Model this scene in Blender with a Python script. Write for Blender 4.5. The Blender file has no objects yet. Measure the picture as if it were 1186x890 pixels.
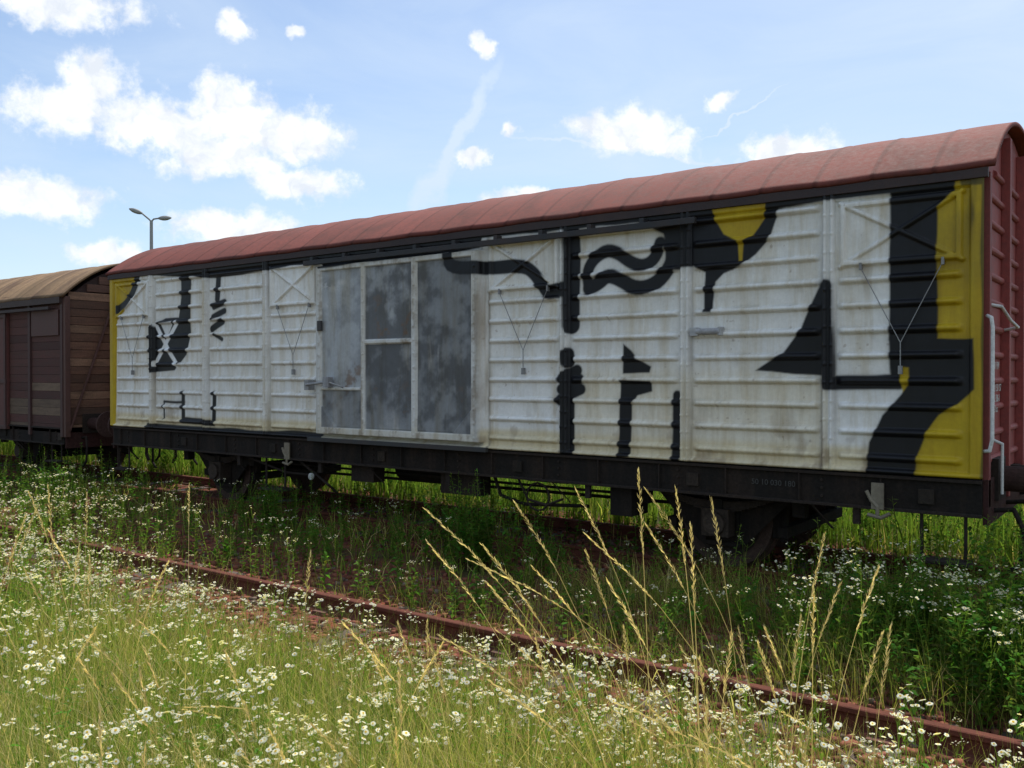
import bpy, math, random
import numpy as np
from mathutils import Vector
rng=np.random.default_rng(7); random.seed(7)
scene=bpy.context.scene
scene.view_settings.view_transform='Standard'
scene.view_settings.look='None'; scene.view_settings.exposure=0

# ---------------------------------------------------------------- survey numbers
YAW=math.radians(36.73); FPX=1050.0
CAMZ=2.05
FH=np.array([-math.sin(YAW),math.cos(YAW)]); RH=np.array([math.cos(YAW),math.sin(YAW)])
PIT=-math.atan(10/FPX)
def ray(px,py):
    tx=(px-593)/FPX; ty=(445-py)/FPX
    f=np.array([FH[0]*math.cos(PIT),FH[1]*math.cos(PIT),math.sin(PIT)])
    u=np.array([-FH[0]*math.sin(PIT),-FH[1]*math.sin(PIT),math.cos(PIT)])
    return f+tx*np.array([RH[0],RH[1],0])+ty*u
YW=7.95      # plane of the wagon's side wall
def wall(p):   # traced photo point -> (x,z) on the side wall
    d=ray(*p); k=YW/d[1]; return (d[0]*k, CAMZ+d[2]*k)

# ---------------------------------------------------------------- node helpers
def newmat(name):
    m=bpy.data.materials.new(name); m.use_nodes=True
    nt=m.node_tree; nt.nodes.clear()
    return m,nt,nt.nodes,nt.links
def N(nodes,t,**kw):
    n=nodes.new(t)
    for k,v in kw.items(): setattr(n,k,v)
    return n
def mixc(nt,fac,a,b,blend='MIX'):
    n=nt.nodes.new('ShaderNodeMix'); n.data_type='RGBA'; n.blend_type=blend
    for i,v in ((0,fac),(6,a),(7,b)):
        if hasattr(v,'is_output') : nt.links.new(v,n.inputs[i])
        elif i==0: n.inputs[0].default_value=v
        else: n.inputs[i].default_value=(*v[:3],1)
    return n.outputs[2]
def noise(nt,vec,scale,detail=5,rough=.6,dist=0):
    n=nt.nodes.new('ShaderNodeTexNoise'); n.inputs['Scale'].default_value=scale
    n.inputs['Detail'].default_value=detail; n.inputs['Roughness'].default_value=rough
    n.inputs['Distortion'].default_value=dist
    if vec is not None: nt.links.new(vec,n.inputs['Vector'])
    return n.outputs['Fac']
def ramp(nt,fac,p0,p1,c0=(0,0,0),c1=(1,1,1)):
    n=nt.nodes.new('ShaderNodeValToRGB'); e=n.color_ramp.elements
    e[0].position=p0; e[1].position=p1; e[0].color=(*c0,1); e[1].color=(*c1,1)
    nt.links.new(fac,n.inputs['Fac']); return n.outputs['Color']
def mapping(nt,scale):
    tc=nt.nodes.new('ShaderNodeTexCoord'); mp=nt.nodes.new('ShaderNodeMapping')
    mp.inputs['Scale'].default_value=scale
    nt.links.new(tc.outputs['Object'],mp.inputs['Vector']); return mp.outputs['Vector']
def bump(nt,h,strength,dist):
    b=nt.nodes.new('ShaderNodeBump'); b.inputs['Strength'].default_value=strength
    b.inputs['Distance'].default_value=dist; nt.links.new(h,b.inputs['Height']); return b.outputs['Normal']
def mathn(nt,op,a,b=None,c=None,clamp=False):
    n=nt.nodes.new('ShaderNodeMath'); n.operation=op; n.use_clamp=clamp
    for i,v in enumerate((a,b,c)):
        if v is None: continue
        if hasattr(v,'is_output'): nt.links.new(v,n.inputs[i])
        else: n.inputs[i].default_value=v
    return n.outputs[0]

# weathered, colour-attribute driven material
def attr_mat(name,rough=.6,metal=0.0,dirt=(.05,.035,.025),dirt_amt=.5,scale=3.0,stretch=(1,1,.25),bmp=.3,alpha_rough=False,spec=.5,mult=False,speck=.28):
    m,nt,nd,lk=newmat(name)
    at=N(nd,'ShaderNodeAttribute',attribute_name='col')
    v=mapping(nt,stretch)
    n1=noise(nt,v,scale,6,.65,.3); n2=noise(nt,mapping(nt,(1,1,1)),scale*9,4,.7)
    d=ramp(nt,n1,.45,.78)
    dm=mathn(nt,'MULTIPLY',d,dirt_amt)
    c=mixc(nt,dm,at.outputs['Color'],dirt,'MULTIPLY' if mult else 'MIX')
    sp=ramp(nt,n2,.3,.7,(1-speck,)*3,(1+speck*.4,)*3)
    c=mixc(nt,1.0,c,sp,'MULTIPLY')
    p=N(nd,'ShaderNodeBsdfPrincipled'); o=N(nd,'ShaderNodeOutputMaterial')
    lk.new(c,p.inputs['Base Color'])
    r=mathn(nt,'MULTIPLY_ADD',n2,.35,rough-.17)
    if alpha_rough: r=mathn(nt,'ADD',r,mathn(nt,'MULTIPLY',at.outputs['Alpha'],.45),clamp=True)
    lk.new(r,p.inputs['Roughness'])
    p.inputs['Metallic'].default_value=metal
    p.inputs['Specular IOR Level'].default_value=spec
    if bmp: lk.new(bump(nt,n2,bmp,.01),p.inputs['Normal'])
    lk.new(p.outputs[0],o.inputs[0]); return m
M_wall=attr_mat('silver_and_spray_paint',rough=.46,dirt=(.66,.55,.36),dirt_amt=.8,scale=2.6,stretch=(3.0,1,.30),bmp=.05,alpha_rough=True,mult=True,speck=.10,spec=.28)
M_steel=attr_mat('painted_steel',rough=.65,dirt=(.06,.03,.02),dirt_amt=.6,bmp=.3)
M_red=attr_mat('faded_red_paint',rough=.7,dirt=(.10,.035,.028),dirt_amt=.55,scale=2.5,bmp=.2)
M_roof=attr_mat('roof_paint',rough=.8,dirt=(.075,.032,.024),dirt_amt=.85,scale=2.2,stretch=(1,.7,.7),bmp=.12,spec=.2,speck=.28)
M_wood=attr_mat('weathered_wood',rough=.85,dirt=(.05,.03,.02),dirt_amt=.75,scale=4,stretch=(.5,.5,3),bmp=.6)
M_grime=attr_mat('underframe_grime',rough=.9,dirt=(.05,.032,.023),dirt_amt=.75,scale=4,bmp=.6,spec=.2,speck=.5)
M_rust=attr_mat('rusty_rail',rough=.9,dirt=(.06,.023,.015),dirt_amt=.75,scale=6,stretch=(1,1,1),bmp=.6,spec=.15)
M_stone=attr_mat('ballast_stone',rough=.95,dirt=(.10,.045,.03),dirt_amt=.5,scale=2,stretch=(1,1,1),bmp=.0,spec=.15)

def leaf_mat(name,trans=.5):
    m,nt,nd,lk=newmat(name)
    at=N(nd,'ShaderNodeAttribute',attribute_name='col')
    p=N(nd,'ShaderNodeBsdfDiffuse')
    t=N(nd,'ShaderNodeBsdfTranslucent'); mx=N(nd,'ShaderNodeMixShader'); mx.inputs[0].default_value=trans
    o=N(nd,'ShaderNodeOutputMaterial')
    lk.new(at.outputs['Color'],p.inputs['Color'])
    c=mixc(nt,1.0,at.outputs['Color'],(1.35,1.3,.75),'MULTIPLY'); lk.new(c,t.inputs['Color'])
    lk.new(p.outputs[0],mx.inputs[1]); lk.new(t.outputs[0],mx.inputs[2]); lk.new(mx.outputs[0],o.inputs[0]); return m
M_leaf=leaf_mat('meadow_leaf'); 

# ---------------------------------------------------------------- mesh helpers
def finish(name,me,mat,parent=None,smooth=False):
    o=bpy.data.objects.new(name,me); scene.collection.objects.link(o)
    if mat: me.materials.append(mat)
    if smooth: me.polygons.foreach_set('use_smooth',[True]*len(me.polygons))
    if parent: o.parent=parent
    return o
def quadmesh(name,V,F,C,mat,parent=None,smooth=False):
    V=np.asarray(V,dtype=np.float32); F=np.asarray(F,dtype=np.int32)
    me=bpy.data.meshes.new(name)
    me.vertices.add(len(V)); me.vertices.foreach_set('co',V.ravel())
    me.loops.add(F.size); me.loops.foreach_set('vertex_index',F.ravel())
    me.polygons.add(len(F)); me.polygons.foreach_set('loop_start',np.arange(0,F.size,4,dtype=np.int32))
    me.update(calc_edges=True)
    if C is not None:
        C=np.asarray(C,dtype=np.float32)
        if C.shape[1]==3: C=np.hstack([C,np.ones((len(C),1),np.float32)])
        a=me.color_attributes.new('col','FLOAT_COLOR','POINT'); a.data.foreach_set('color',C.ravel())
    return finish(name,me,mat,parent,smooth)
def empty(name,loc=(0,0,0)):
    e=bpy.data.objects.new(name,None); scene.collection.objects.link(e); e.empty_display_size=.3
    return e
class MB:
    def __init__(s): s.v=[];s.f=[];s.c=[]
    def add(s,v,f,c):
        b=len(s.v); s.v+= [tuple(map(float,p)) for p in v]; s.f+=[tuple(b+i for i in q) for q in f]; s.c+=[c]*len(v)
    def box(s,x0,x1,y0,y1,z0,z1,c):
        v=[(x0,y0,z0),(x1,y0,z0),(x1,y1,z0),(x0,y1,z0),(x0,y0,z1),(x1,y0,z1),(x1,y1,z1),(x0,y1,z1)]
        s.add(v,[(0,3,2,1),(4,5,6,7),(0,1,5,4),(1,2,6,5),(2,3,7,6),(3,0,4,7)],c)
    def beam(s,p0,p1,w,h,c,up=(0,0,1)):
        p0=Vector(p0);p1=Vector(p1);d=(p1-p0).normalized();u=Vector(up)
        a=d.cross(u)
        if a.length<1e-3: a=d.cross(Vector((1,0,0)))
        a.normalize(); b=a.cross(d).normalized(); a*=w/2;b*=h/2
        v=[p0-a-b,p0+a-b,p0+a+b,p0-a+b,p1-a-b,p1+a-b,p1+a+b,p1-a+b]
        s.add(v,[(0,1,2,3),(7,6,5,4),(0,4,5,1),(1,5,6,2),(2,6,7,3),(3,7,4,0)],c)
    def cyl(s,p0,p1,r0,c,r1=None,n=14):
        if r1 is None: r1=r0
        p0=Vector(p0);p1=Vector(p1);d=(p1-p0).normalized()
        a=d.orthogonal().normalized(); b=d.cross(a)
        v=[];
        for p,r in ((p0,r0),(p1,r1)):
            for i in range(n):
                t=2*math.pi*i/n; v.append(p+a*math.cos(t)*r+b*math.sin(t)*r)
        f=[(i,(i+1)%n,n+(i+1)%n,n+i) for i in range(n)]+[tuple(range(n))[::-1],tuple(range(n,2*n))]
        s.add(v,f,c)
    def tube(s,pts,r,c,n=8):
        for a,b in zip(pts[:-1],pts[1:]): s.cyl(a,b,r,c,n=n)
        for p in pts[1:-1]: s.ball(p,r*1.02,c)
    def ball(s,p,r,c,sc=(1,1,1),n=8,m=6):
        v=[];f=[]
        for j in range(m+1):
            ph=math.pi*j/m
            for i in range(n):
                t=2*math.pi*i/n
                v.append((p[0]+sc[0]*r*math.sin(ph)*math.cos(t),p[1]+sc[1]*r*math.sin(ph)*math.sin(t),p[2]+sc[2]*r*math.cos(ph)))
        for j in range(m):
            for i in range(n): f.append((j*n+i,(j+1)*n+i,(j+1)*n+(i+1)%n,j*n+(i+1)%n))
        s.add(v,f,c)
    def build(s,name,mat,parent=None,bevel=0,smooth=False):
        me=bpy.data.meshes.new(name); me.from_pydata(s.v,[],s.f); me.update()
        a=me.color_attributes.new('col','FLOAT_COLOR','POINT')
        a.data.foreach_set('color',np.array([(*c[:3],1.0) for c in s.c],dtype=np.float32).ravel())
        o=finish(name,me,mat,parent,smooth)
        if bevel:
            b=o.modifiers.new('bevel','BEVEL'); b.width=bevel; b.segments=2; b.limit_method='ANGLE'
        return o
def jit(c,a=.15):
    k=1+random.uniform(-a,a); return tuple(x*k for x in c)

# ================================================================ FREIGHT WAGON
S0,S1,Z0,Z1=-14.06,-1.29,1.23,3.68
YC=9.30
wagon=empty('graffiti_freight_wagon')
ns,nz=1420,270
sx=np.linspace(S0,S1,ns); zz=np.linspace(Z0,Z1,nz)
Sg,Zg=np.meshgrid(sx,zz)
def sst(e0,e1,x):
    t=np.clip((x-e0)/(e1-e0),0,1); return t*t*(3-2*t)
def fnoise(seed,cell,octv=4,gain=.55,ax=1.0,az=1.0):
    """fractal value noise on the wall grid, about -1..1"""
    r=np.random.default_rng(seed); out=np.zeros_like(Sg); amp=1; tot=0
    for o in range(octv):
        c=cell/2**o; u=(Sg-S0)/(c*ax); v=(Zg-Z0)/(c*az)
        g=r.uniform(-1,1,(int(v.max())+3,int(u.max())+3))
        i=u.astype(int); j=v.astype(int); fu=u-i; fv=v-j; fu=fu*fu*(3-2*fu); fv=fv*fv*(3-2*fv)
        out+=amp*((g[j,i]*(1-fu)+g[j,i+1]*fu)*(1-fv)+(g[j+1,i]*(1-fu)+g[j+1,i+1]*fu)*fv); tot+=amp; amp*=gain
    return out/tot*1.6
H=np.zeros_like(Sg)
posts=[-12.87,-11.49,-10.11,-5.23,-3.85,-2.50]
DA,DB=-9.0,-6.33
panels=[(-13.98,-12.87,1),(-12.87,-11.49,0),(-11.49,-10.11,0),(-10.11,-9.0,1),(-6.33,-5.23,1),(-5.23,-3.85,0),(-3.85,-2.50,0),(-2.50,-1.37,1)]
ribz=[Z0+.13+.2145*i for i in range(11)]
for a,b,vent in panels:
    m=sst(a+.06,a+.13,Sg)*(1-sst(b-.13,b-.06,Sg))
    for z in ribz:
        if vent and z>2.9: continue
        H=np.maximum(H,.044*m*np.clip(1-((Zg-z)/.030)**2,0,1)**.6)
H+=.006*fnoise(77,.6,3)
def box_relief(a,b,c,d,h,e=.006):
    global H
    m=sst(a-e,a+e,Sg)*(1-sst(b-e,b+e,Sg))*sst(c-e,c+e,Zg)*(1-sst(d-e,d+e,Zg))
    H=np.maximum(H,h*m)
def groove(a,b,c,d,w=.022,dep=-.02):
    """real gap running round a flap or post"""
    global H
    o=(Sg>a-w)&(Sg<b+w)&(Zg>c-w)&(Zg<d+w); i=(Sg>a)&(Sg<b)&(Zg>c)&(Zg<d)
    H=np.where(o&~i,dep,H)
def segd(X,Z,p,q):
    dx,dz=q[0]-p[0],q[1]-p[1]; L=dx*dx+dz*dz+1e-9
    t=np.clip(((X-p[0])*dx+(Z-p[1])*dz)/L,0,1)
    return np.hypot(X-p[0]-t*dx,Z-p[1]-t*dz)
def line_relief(p,q,w,h):
    global H
    d=segd(Sg,Zg,p,q); H=np.maximum(H,h*(1-sst(w/2-.006,w/2+.006,d)))
vents=[]
for a,b,vent in panels:
    if not vent: continue
    a2,b2,c2,d2=a+.10,b-.08,2.98,3.52
    vents.append((a2,b2,c2,d2))
    groove(a2,b2,c2,d2,.028)
    box_relief(a2,b2,c2,d2,.018)
    for q in ((a2,b2,c2,c2+.045),(a2,b2,d2-.045,d2),(a2,a2+.045,c2,d2),(b2-.045,b2,c2,d2)): box_relief(*q,.05)
    line_relief((a2,c2),(b2,d2),.038,.045); line_relief((a2,d2),(b2,c2),.038,.045)
for p in posts:
    groove(p-.045,p+.045,Z0,Z1,.016,-.014)
    box_relief(p-.045,p+.045,Z0,Z1,.058); 
    H=np.where(np.abs(Sg-p)<.016,.028,H)     # channel in the post
for p in (-14.03,-1.33): box_relief(p-.06,p+.06,Z0,Z1,.04)
box_relief(S0,S1,Z0,Z0+.035,.045)
box_relief(S0,S1,Z1-.13,Z1,.03)
# sliding door
DZ0,DZ1=1.30,3.45
groove(DA,DB,DZ0,DZ1,.03,-.01)
box_relief(DA,DB,DZ0,DZ1,.075)
H=np.where((Sg>DA+.1)&(Sg<DB-.1)&(Zg>DZ0+.1)&(Zg<DZ1-.07),.082+.010*fnoise(5,.5,4),H)
for q in ((DA,DA+.10,DZ0,DZ1),(DB-.10,DB,DZ0,DZ1),(DA,DB,DZ1-.07,DZ1),(DA,DB,DZ0,DZ0+.09),
          (-8.185,-8.105,DZ0,DZ1),(-7.335,-7.255,DZ0,DZ1),(-8.185,-7.255,2.43,2.49),(DA,-8.185,1.86,1.90)):
    box_relief(*q,.112)
for p in ((DA+.08,DZ0+.1),(DB-.08,DZ0+.1)):
    dd=np.abs(Sg-p[0])+np.abs(Zg-p[1]); inside=(Sg>DA)&(Sg<DB)&(Zg>DZ0)&(Zg<DZ1)
    H=np.where(inside&(dd<.28),np.maximum(H,.108),H)
for px_ in [DA+.05,DB-.05,-8.145,-7.295]+[p-.032 for p in posts]+[p+.032 for p in posts]:
    for pz in np.arange(Z0+.12,Z1-.15,.16):
        rr=np.hypot(Sg-px_,Zg-pz); H=np.where(rr<.013,H+.007,H)

# ---- paint layers
W=np.zeros((nz,ns,4)); W[:]=np.array([.80,.785,.76,.0])
nA=fnoise(3,.9); nB=fnoise(4,.22); nC=fnoise(5,2.0); nS=fnoise(6,.35,4,.6,.35,3.0); nF=fnoise(14,.06,3,.7)
Xd=Sg+.012*fnoise(11,.45,2); Zd=Zg+.012*fnoise(12,.45,2)
def lay(mask,col,ro=.0,op=1.0):
    global W
    c=np.array([*col,ro]); k=(mask*op)[...,None]; W=W*(1-k)+c*k
def polysd(pts):
    ins=np.zeros(Sg.shape,bool); d=np.full(Sg.shape,9.0)
    n=len(pts)
    for i in range(n):
        p,q=pts[i],pts[(i+1)%n]
        d=np.minimum(d,segd(Xd,Zd,p,q))
        if abs(q[1]-p[1])>1e-9:
            c=((p[1]>Zd)!=(q[1]>Zd))&(Xd<(q[0]-p[0])*(Zd-p[1])/(q[1]-p[1])+p[0]); ins^=c
    return np.where(ins,-d,d)
def smooth_poly(pts,closed=True,it=2):
    for _ in range(it):
        o=[]; n=len(pts); R=range(n if closed else n-1)
        if not closed:o.append(pts[0])
        for i in R:
            p,q=pts[i],pts[(i+1)%n]
            o.append((p[0]*.75+q[0]*.25,p[1]*.75+q[1]*.25)); o.append((p[0]*.25+q[0]*.75,p[1]*.25+q[1]*.75))
        if not closed:o.append(pts[-1])
        pts=o
    return pts
def fill(px,col,soft=.009,sm=False,ro=0.0,op=1):
    pts=[wall(p) for p in px]
    if sm: pts=smooth_poly(pts,True,1)
    sd=polysd(pts)
    if col==BLK: lay(np.exp(-np.clip(sd,0,1)/.02)*(sd>0),BLK,0,.18)      # overspray halo
    lay(1-sst(-soft,soft,sd),col,ro,op)
def stroke(px,w,col,soft=.011,sm=True,op=1,k=1.22):
    w=w*k
    pts=[wall(p) for p in px]
    if sm and len(pts)>2: pts=smooth_poly(pts,False,2)
    d=np.full(Sg.shape,9.0)
    for p,q in zip(pts[:-1],pts[1:]): d=np.minimum(d,segd(Xd,Zd,p,q))
    if col==BLK: lay(np.exp(-np.clip(d-w/2,0,1)/.02)*(d>w/2),BLK,0,.18)
    lay(1-sst(w/2-soft,w/2+soft,d),col,0,op)
BLK=(.009,.009,.011); YEL=(.46,.32,.014); CRM=(.66,.56,.35); GRY=(.25,.26,.27)
lay(np.clip(.35+.5*nC,0,.7),(.72,.705,.665))
lay(np.clip(nA,0,1)*.35,(.62,.60,.55))
lay(sst(.55,1.3,nS)*.42,(.44,.385,.29))
# untouched cream original paint along the bottoms
bm=1-sst(Z0+.17,Z0+.25,Zg+.03*nA); lay(bm,CRM,0.2,.85)
midw=((Sg>-5.2)&(Sg<-2.5)).astype(float)*(1-sst(Z0+.7,Z0+1.0,Zg+.06*nA)); lay(midw,(.70,.62,.45),0,.55)
lay(sst(.3,.9,nB+.3*nS)*(1-sst(Z0+.0,Z0+.7,Zg)),(.26,.18,.11),.3,.55)
lay(sst(.9,1.15,nF+.2*nB),(.25,.16,.10),.3,.45)
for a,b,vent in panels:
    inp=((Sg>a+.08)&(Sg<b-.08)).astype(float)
    for z in ribz:  # occlusion-like crevice shading painted along rib edges, mixed with grime and rust
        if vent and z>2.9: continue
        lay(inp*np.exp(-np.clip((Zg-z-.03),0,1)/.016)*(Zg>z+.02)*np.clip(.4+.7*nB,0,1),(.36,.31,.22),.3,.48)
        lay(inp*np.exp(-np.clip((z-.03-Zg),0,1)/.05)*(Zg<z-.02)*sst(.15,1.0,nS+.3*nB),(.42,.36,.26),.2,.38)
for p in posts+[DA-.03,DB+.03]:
    m=np.exp(-((np.abs(Sg-p)-.055)/.018)**2)*np.clip(.5+.6*nS,0,1); lay(m,(.14,.11,.08),.3,.7)  # corner shading painted into the colour with grime, beside posts and door edges
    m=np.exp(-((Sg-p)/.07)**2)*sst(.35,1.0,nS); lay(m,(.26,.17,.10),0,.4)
for a2,b2,c2,d2 in vents:
    m=((Sg>a2)&(Sg<b2)&(Zg<c2)).astype(float)*np.exp(-(c2-Zg)/.25)*sst(.15,1.0,nS); lay(m,(.40,.33,.24),0,.4)
# door: bare grey sheets
fr=((Sg>DA)&(Sg<DB)&(Zg>DZ0)&(Zg<DZ1)).astype(float)
lay(fr,(.55,.545,.52),.3,.75); lay(fr*sst(.1,1.0,nS+.5*nF),(.24,.19,.14),.3,.6)
for k_,(a,b,c,d) in enumerate(((DA+.10,-8.185,1.90,DZ1-.07),(DA+.10,-8.185,DZ0+.09,1.86),(-8.105,-7.335,2.49,DZ1-.07),(-8.105,-7.335,DZ0+.09,2.43),(-7.255,DB-.10,DZ0+.09,DZ1-.07))):
    m=((Sg>a)&(Sg<b)&(Zg>c)&(Zg<d)).astype(float)
    tone=(1.65,1.0,1.3,.95,.95)[k_]
    lay(m,tuple(g_*tone for g_ in GRY),.75)
    blot=sst(-.35,.75,nA+.9*nB+.2*nF+.3*nS); lay(m*blot,(.088,.09,.094),.75,.8 if k_ else .38)
    lay(m*sst(.15,1.0,-nA+.25*nF+.5*nS),(.40,.395,.385),.75,.6)
    lay(m*sst(.6,1.1,nS-.3*nB),(.46,.455,.44),.75,.4)
    lay(m*sst(.65,1.1,nB+.3*nF)*(1-sst(c,c+.9,Zg)),(.20,.125,.08),.8,.7)
for s_,z_ in ((-8.85,3.2),(-8.7,3.15),(-8.55,3.22),(-8.75,2.95)):
    lay(np.exp(-((Sg-s_)/.10)**2-((Zg-z_)/.04)**2)*(nF>-.1),(.6,.6,.6),.5,.6)
lay(((Sg>DA)&(Sg<DB)&(Zg<DZ0)).astype(float),(.42,.40,.34),.4,.8)
# far-left yellow/black
fill([(124,316),(160,318),(154,345),(145,362),(136,372),(134,500),(124,500)],YEL)
stroke([(162,318),(157,336),(148,352),(138,360)],.11,BLK)
# hourglass sign
fill([(210,308),(221,308),(221,385),(216,410),(202,430),(174,432),(172,380),(192,368),(207,368),(210,345)],BLK)
stroke([(181,376),(205,424)],.065,(.76,.76,.76)); stroke([(205,374),(180,422)],.065,(.76,.76,.76))
fill([(186,374),(201,372),(194,392)],(.68,.68,.67))
stroke([(254,306),(252,347)],.09,BLK)
stroke([(248,356),(260,350)],.08,BLK); stroke([(247,368),(260,360)],.07,BLK); stroke([(246,381),(258,372)],.08,BLK); stroke([(250,388),(257,393)],.05,BLK)
stroke([(212,456),(212,487),(247,490),(248,456)],.075,BLK,sm=False)
stroke([(190,466),(210,466)],.03,BLK); stroke([(190,466),(190,485)],.03,BLK)
stroke([(172,494),(255,500),(372,505)],.08,BLK)
def eave(x): return 195+(1140-x)*.1218
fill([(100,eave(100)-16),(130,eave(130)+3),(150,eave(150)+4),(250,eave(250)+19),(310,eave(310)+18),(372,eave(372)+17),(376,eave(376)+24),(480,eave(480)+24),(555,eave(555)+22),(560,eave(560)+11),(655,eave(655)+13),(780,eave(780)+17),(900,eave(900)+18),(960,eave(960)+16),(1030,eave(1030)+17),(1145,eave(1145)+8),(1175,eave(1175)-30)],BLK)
stroke([(524,292),(524,312),(562,312),(607,308),(620,316),(630,330),(636,339),(656,335)],.125,BLK)
stroke([(664,262),(663,376)],.16,BLK)
# snake
stroke([(683,334),(680,316),(688,300),(703,290),(716,293),(730,303),(745,309),(759,302),(766,282)],.105,BLK)
stroke([(683,334),(694,328),(704,318),(717,322),(738,335),(760,331),(777,312),(784,285),(786,252)],.12,BLK)
stroke([(768,254),(784,262),(785,300)],.20,BLK)
# bowl with yellow
fill([(798,236),(904,224),(901,250),(891,275),(876,294),(859,307),(839,317),(829,327),(825,362),(816,362),(816,316),(799,307)],BLK)
fill([(825,240),(888,234),(887,252),(873,272),(863,278),(861,301),(857,301),(856,278),(838,271),(829,258)],YEL)
stroke([(800,245),(797,302)],.12,BLK)
# blade and frame line
fill([(960,328),(948,334),(928,380),(906,408),(876,429),(950,434)],BLK)
stroke([(957,332),(958,443),(1040,442),(1038,400)],.10,BLK,sm=False)
# big black mass and yellow fields at the near end
fill([(1033,205),(1150,195),(1150,600),(1060,590),(1056,548),(1040,420)],YEL)
lay(((Sg>-2.0)&(Sg<-1.3)).astype(float)*sst(.2,1.0,nA+.4*nS)*(W[...,0]>W[...,2]*4),(.30,.21,.02),0,.65)
fill([(1032,205),(1108,199),(1104,222),(1086,240),(1085,393),(1128,393),(1128,452),(1108,470),(1086,482),(1072,500),(1062,528),(1060,560),(1003,560),(1006,512),(1020,480),(1042,456),(1052,444),(1052,427),(1036,425),(1028,395)],BLK)
fill([(1110,198),(1150,192),(1150,600),(1137,600),(1137,214),(1112,216)],(.07,.06,.016),op=.85)
lay(((Sg>-1.42)&(Zg>3.0)).astype(float)*sst(.1,.9,nS),BLK,0,.6)
# mushroom marks
fill([(722,398),(731,406),(738,416),(754,426),(752,433),(721,433)],BLK)
fill([(718,440),(754,442),(754,453),(737,458),(731,468),(730,528),(715,528)],BLK)
stroke([(659,411),(660,419)],.12,BLK); stroke([(652,439),(669,430)],.10,BLK); stroke([(650,451),(672,440)],.09,BLK); stroke([(649,463),(673,452)],.10,BLK)
stroke([(659,466),(659,530)],.13,BLK); stroke([(785,458),(784,530)],.085,BLK)
W[...,:3]*=(1+.05*fnoise(9,.16,3))[...,None]
W=np.clip(W,0,1)
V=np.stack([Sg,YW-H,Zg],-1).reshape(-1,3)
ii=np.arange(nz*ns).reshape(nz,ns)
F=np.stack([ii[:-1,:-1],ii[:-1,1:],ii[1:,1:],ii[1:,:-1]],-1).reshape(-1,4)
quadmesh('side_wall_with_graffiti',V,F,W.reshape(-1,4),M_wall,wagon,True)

RED=(.25,.046,.038)
PW=1.0
def arch(u,z0,rise): return z0+rise*(1-abs(u)**2.05)**PW
def core(par,x0,x1,z0,z1,rise,col,mat,name,hw=1.31):
    prof=[(YC-hw,z0),(YC+hw,z0)]+[(YC+hw*u,arch(u,z1,rise)) for u in np.sin(np.linspace(math.pi/2,-math.pi/2,25))]
    n=len(prof); b=MB(); v=[(x0,y,z) for y,z in prof]+[(x1,y,z) for y,z in prof]
    f=[tuple(range(n)),tuple(range(2*n-1,n-1,-1))]+[(i,n+i,n+(i+1)%n,(i+1)%n) for i in range(n)]
    b.add(v,f,col); return b.build(name,mat,par)
core(wagon,S0+.02,S1-.02,1.225,3.655,.57,RED,M_red,'body')
def roof(par,x0,x1,zE,rise,hw,pitch,col,name,seam=.012,streak=0):
    nx=int((x1-x0)/.015); nu=49
    xs=np.linspace(x0,x1,nx); us=np.linspace(-1,1,nu)
    X,U=np.meshgrid(xs,us); Zr=zE+rise*(1-np.abs(U)**2.05)**PW
    d=np.abs(((X-x0+pitch/2)%pitch)-pitch/2); hgt=seam*(1-sst(.008,.022,d))
    r=np.random.default_rng(8)
    npn=int((x1-x0)/pitch)+3; off=r.uniform(-.002,.002,npn)[((X-x0)/pitch).astype(int)]
    Zr=Zr+hgt+.004*np.sin(X*7+U*3)+off
    Y=YC+hw*U
    V=np.stack([X,Y,Zr],-1).reshape(-1,3); ii=np.arange(nx*nu).reshape(nu,nx)
    F=np.stack([ii[:-1,:-1],ii[:-1,1:],ii[1:,1:],ii[1:,:-1]],-1).reshape(-1,4)
    C=np.ones((nu,nx,3))*np.array(col)
    C*=r.uniform(.9,1.1,npn)[((X-x0)/pitch).astype(int)][...,None]
    C*=(1-.3*(1-sst(.01,.03,d)))[...,None]
    if streak:
        r=np.random.default_rng(3); prof=np.interp(xs,np.linspace(x0,x1,90),r.uniform(1-streak,1+streak,90)); C*=prof[None,:,None]
    C*= (1-.35*sst(.95,1,np.abs(U)))[...,None]
    o=quadmesh(name,V,F,C.reshape(-1,3),M_roof,par,True)
    s=o.modifiers.new('sheet','SOLIDIFY'); s.thickness=.035; s.offset=-1
    return o
roof(wagon,S0-.07,S1+.08,3.70,.585,1.43,.48,(.20,.056,.042),'roof',.005)
b=MB()
b.box(S0-.03,S1+.03,YC-1.41,YC-1.37,3.60,3.69,(.03,.016,.016))
b.box(S0-.03,S1+.03,YC+1.32,YC+1.37,3.60,3.69,(.12,.03,.03))
b.box(S0,S1,YC+1.312,YC+1.34,1.23,3.65,RED)
b.box(-9.2,-3.7,YW-.15,YW-.10,3.47,3.53,(.02,.02,.022))   # door runner rail
for x in np.arange(-9.1,-3.7,.6): b.box(x,x+.05,YW-.12,YW-.02,3.51,3.58,(.02,.02,.022))
b.box(-9.15,-6.2,YW-.13,YW-.08,1.20,1.25,(.03,.03,.03))
b.cyl((-9.12,YW-.17,1.93),(-8.72,YW-.17,1.97),.018,(.35,.35,.36)); b.box(-8.78,-8.68,YW-.19,YW-.11,1.9,2.03,(.3,.3,.31))
b.box(-9.16,-9.08,YW-.17,YW-.06,1.86,1.99,(.3,.3,.3)); b.cyl((-8.72,YW-.17,1.97),(-8.45,YW-.15,1.90),.012,(.3,.3,.3))
b.box(-8.95,-8.88,YW-.135,YW-.1,2.62,2.75,(.04,.04,.04))
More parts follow.
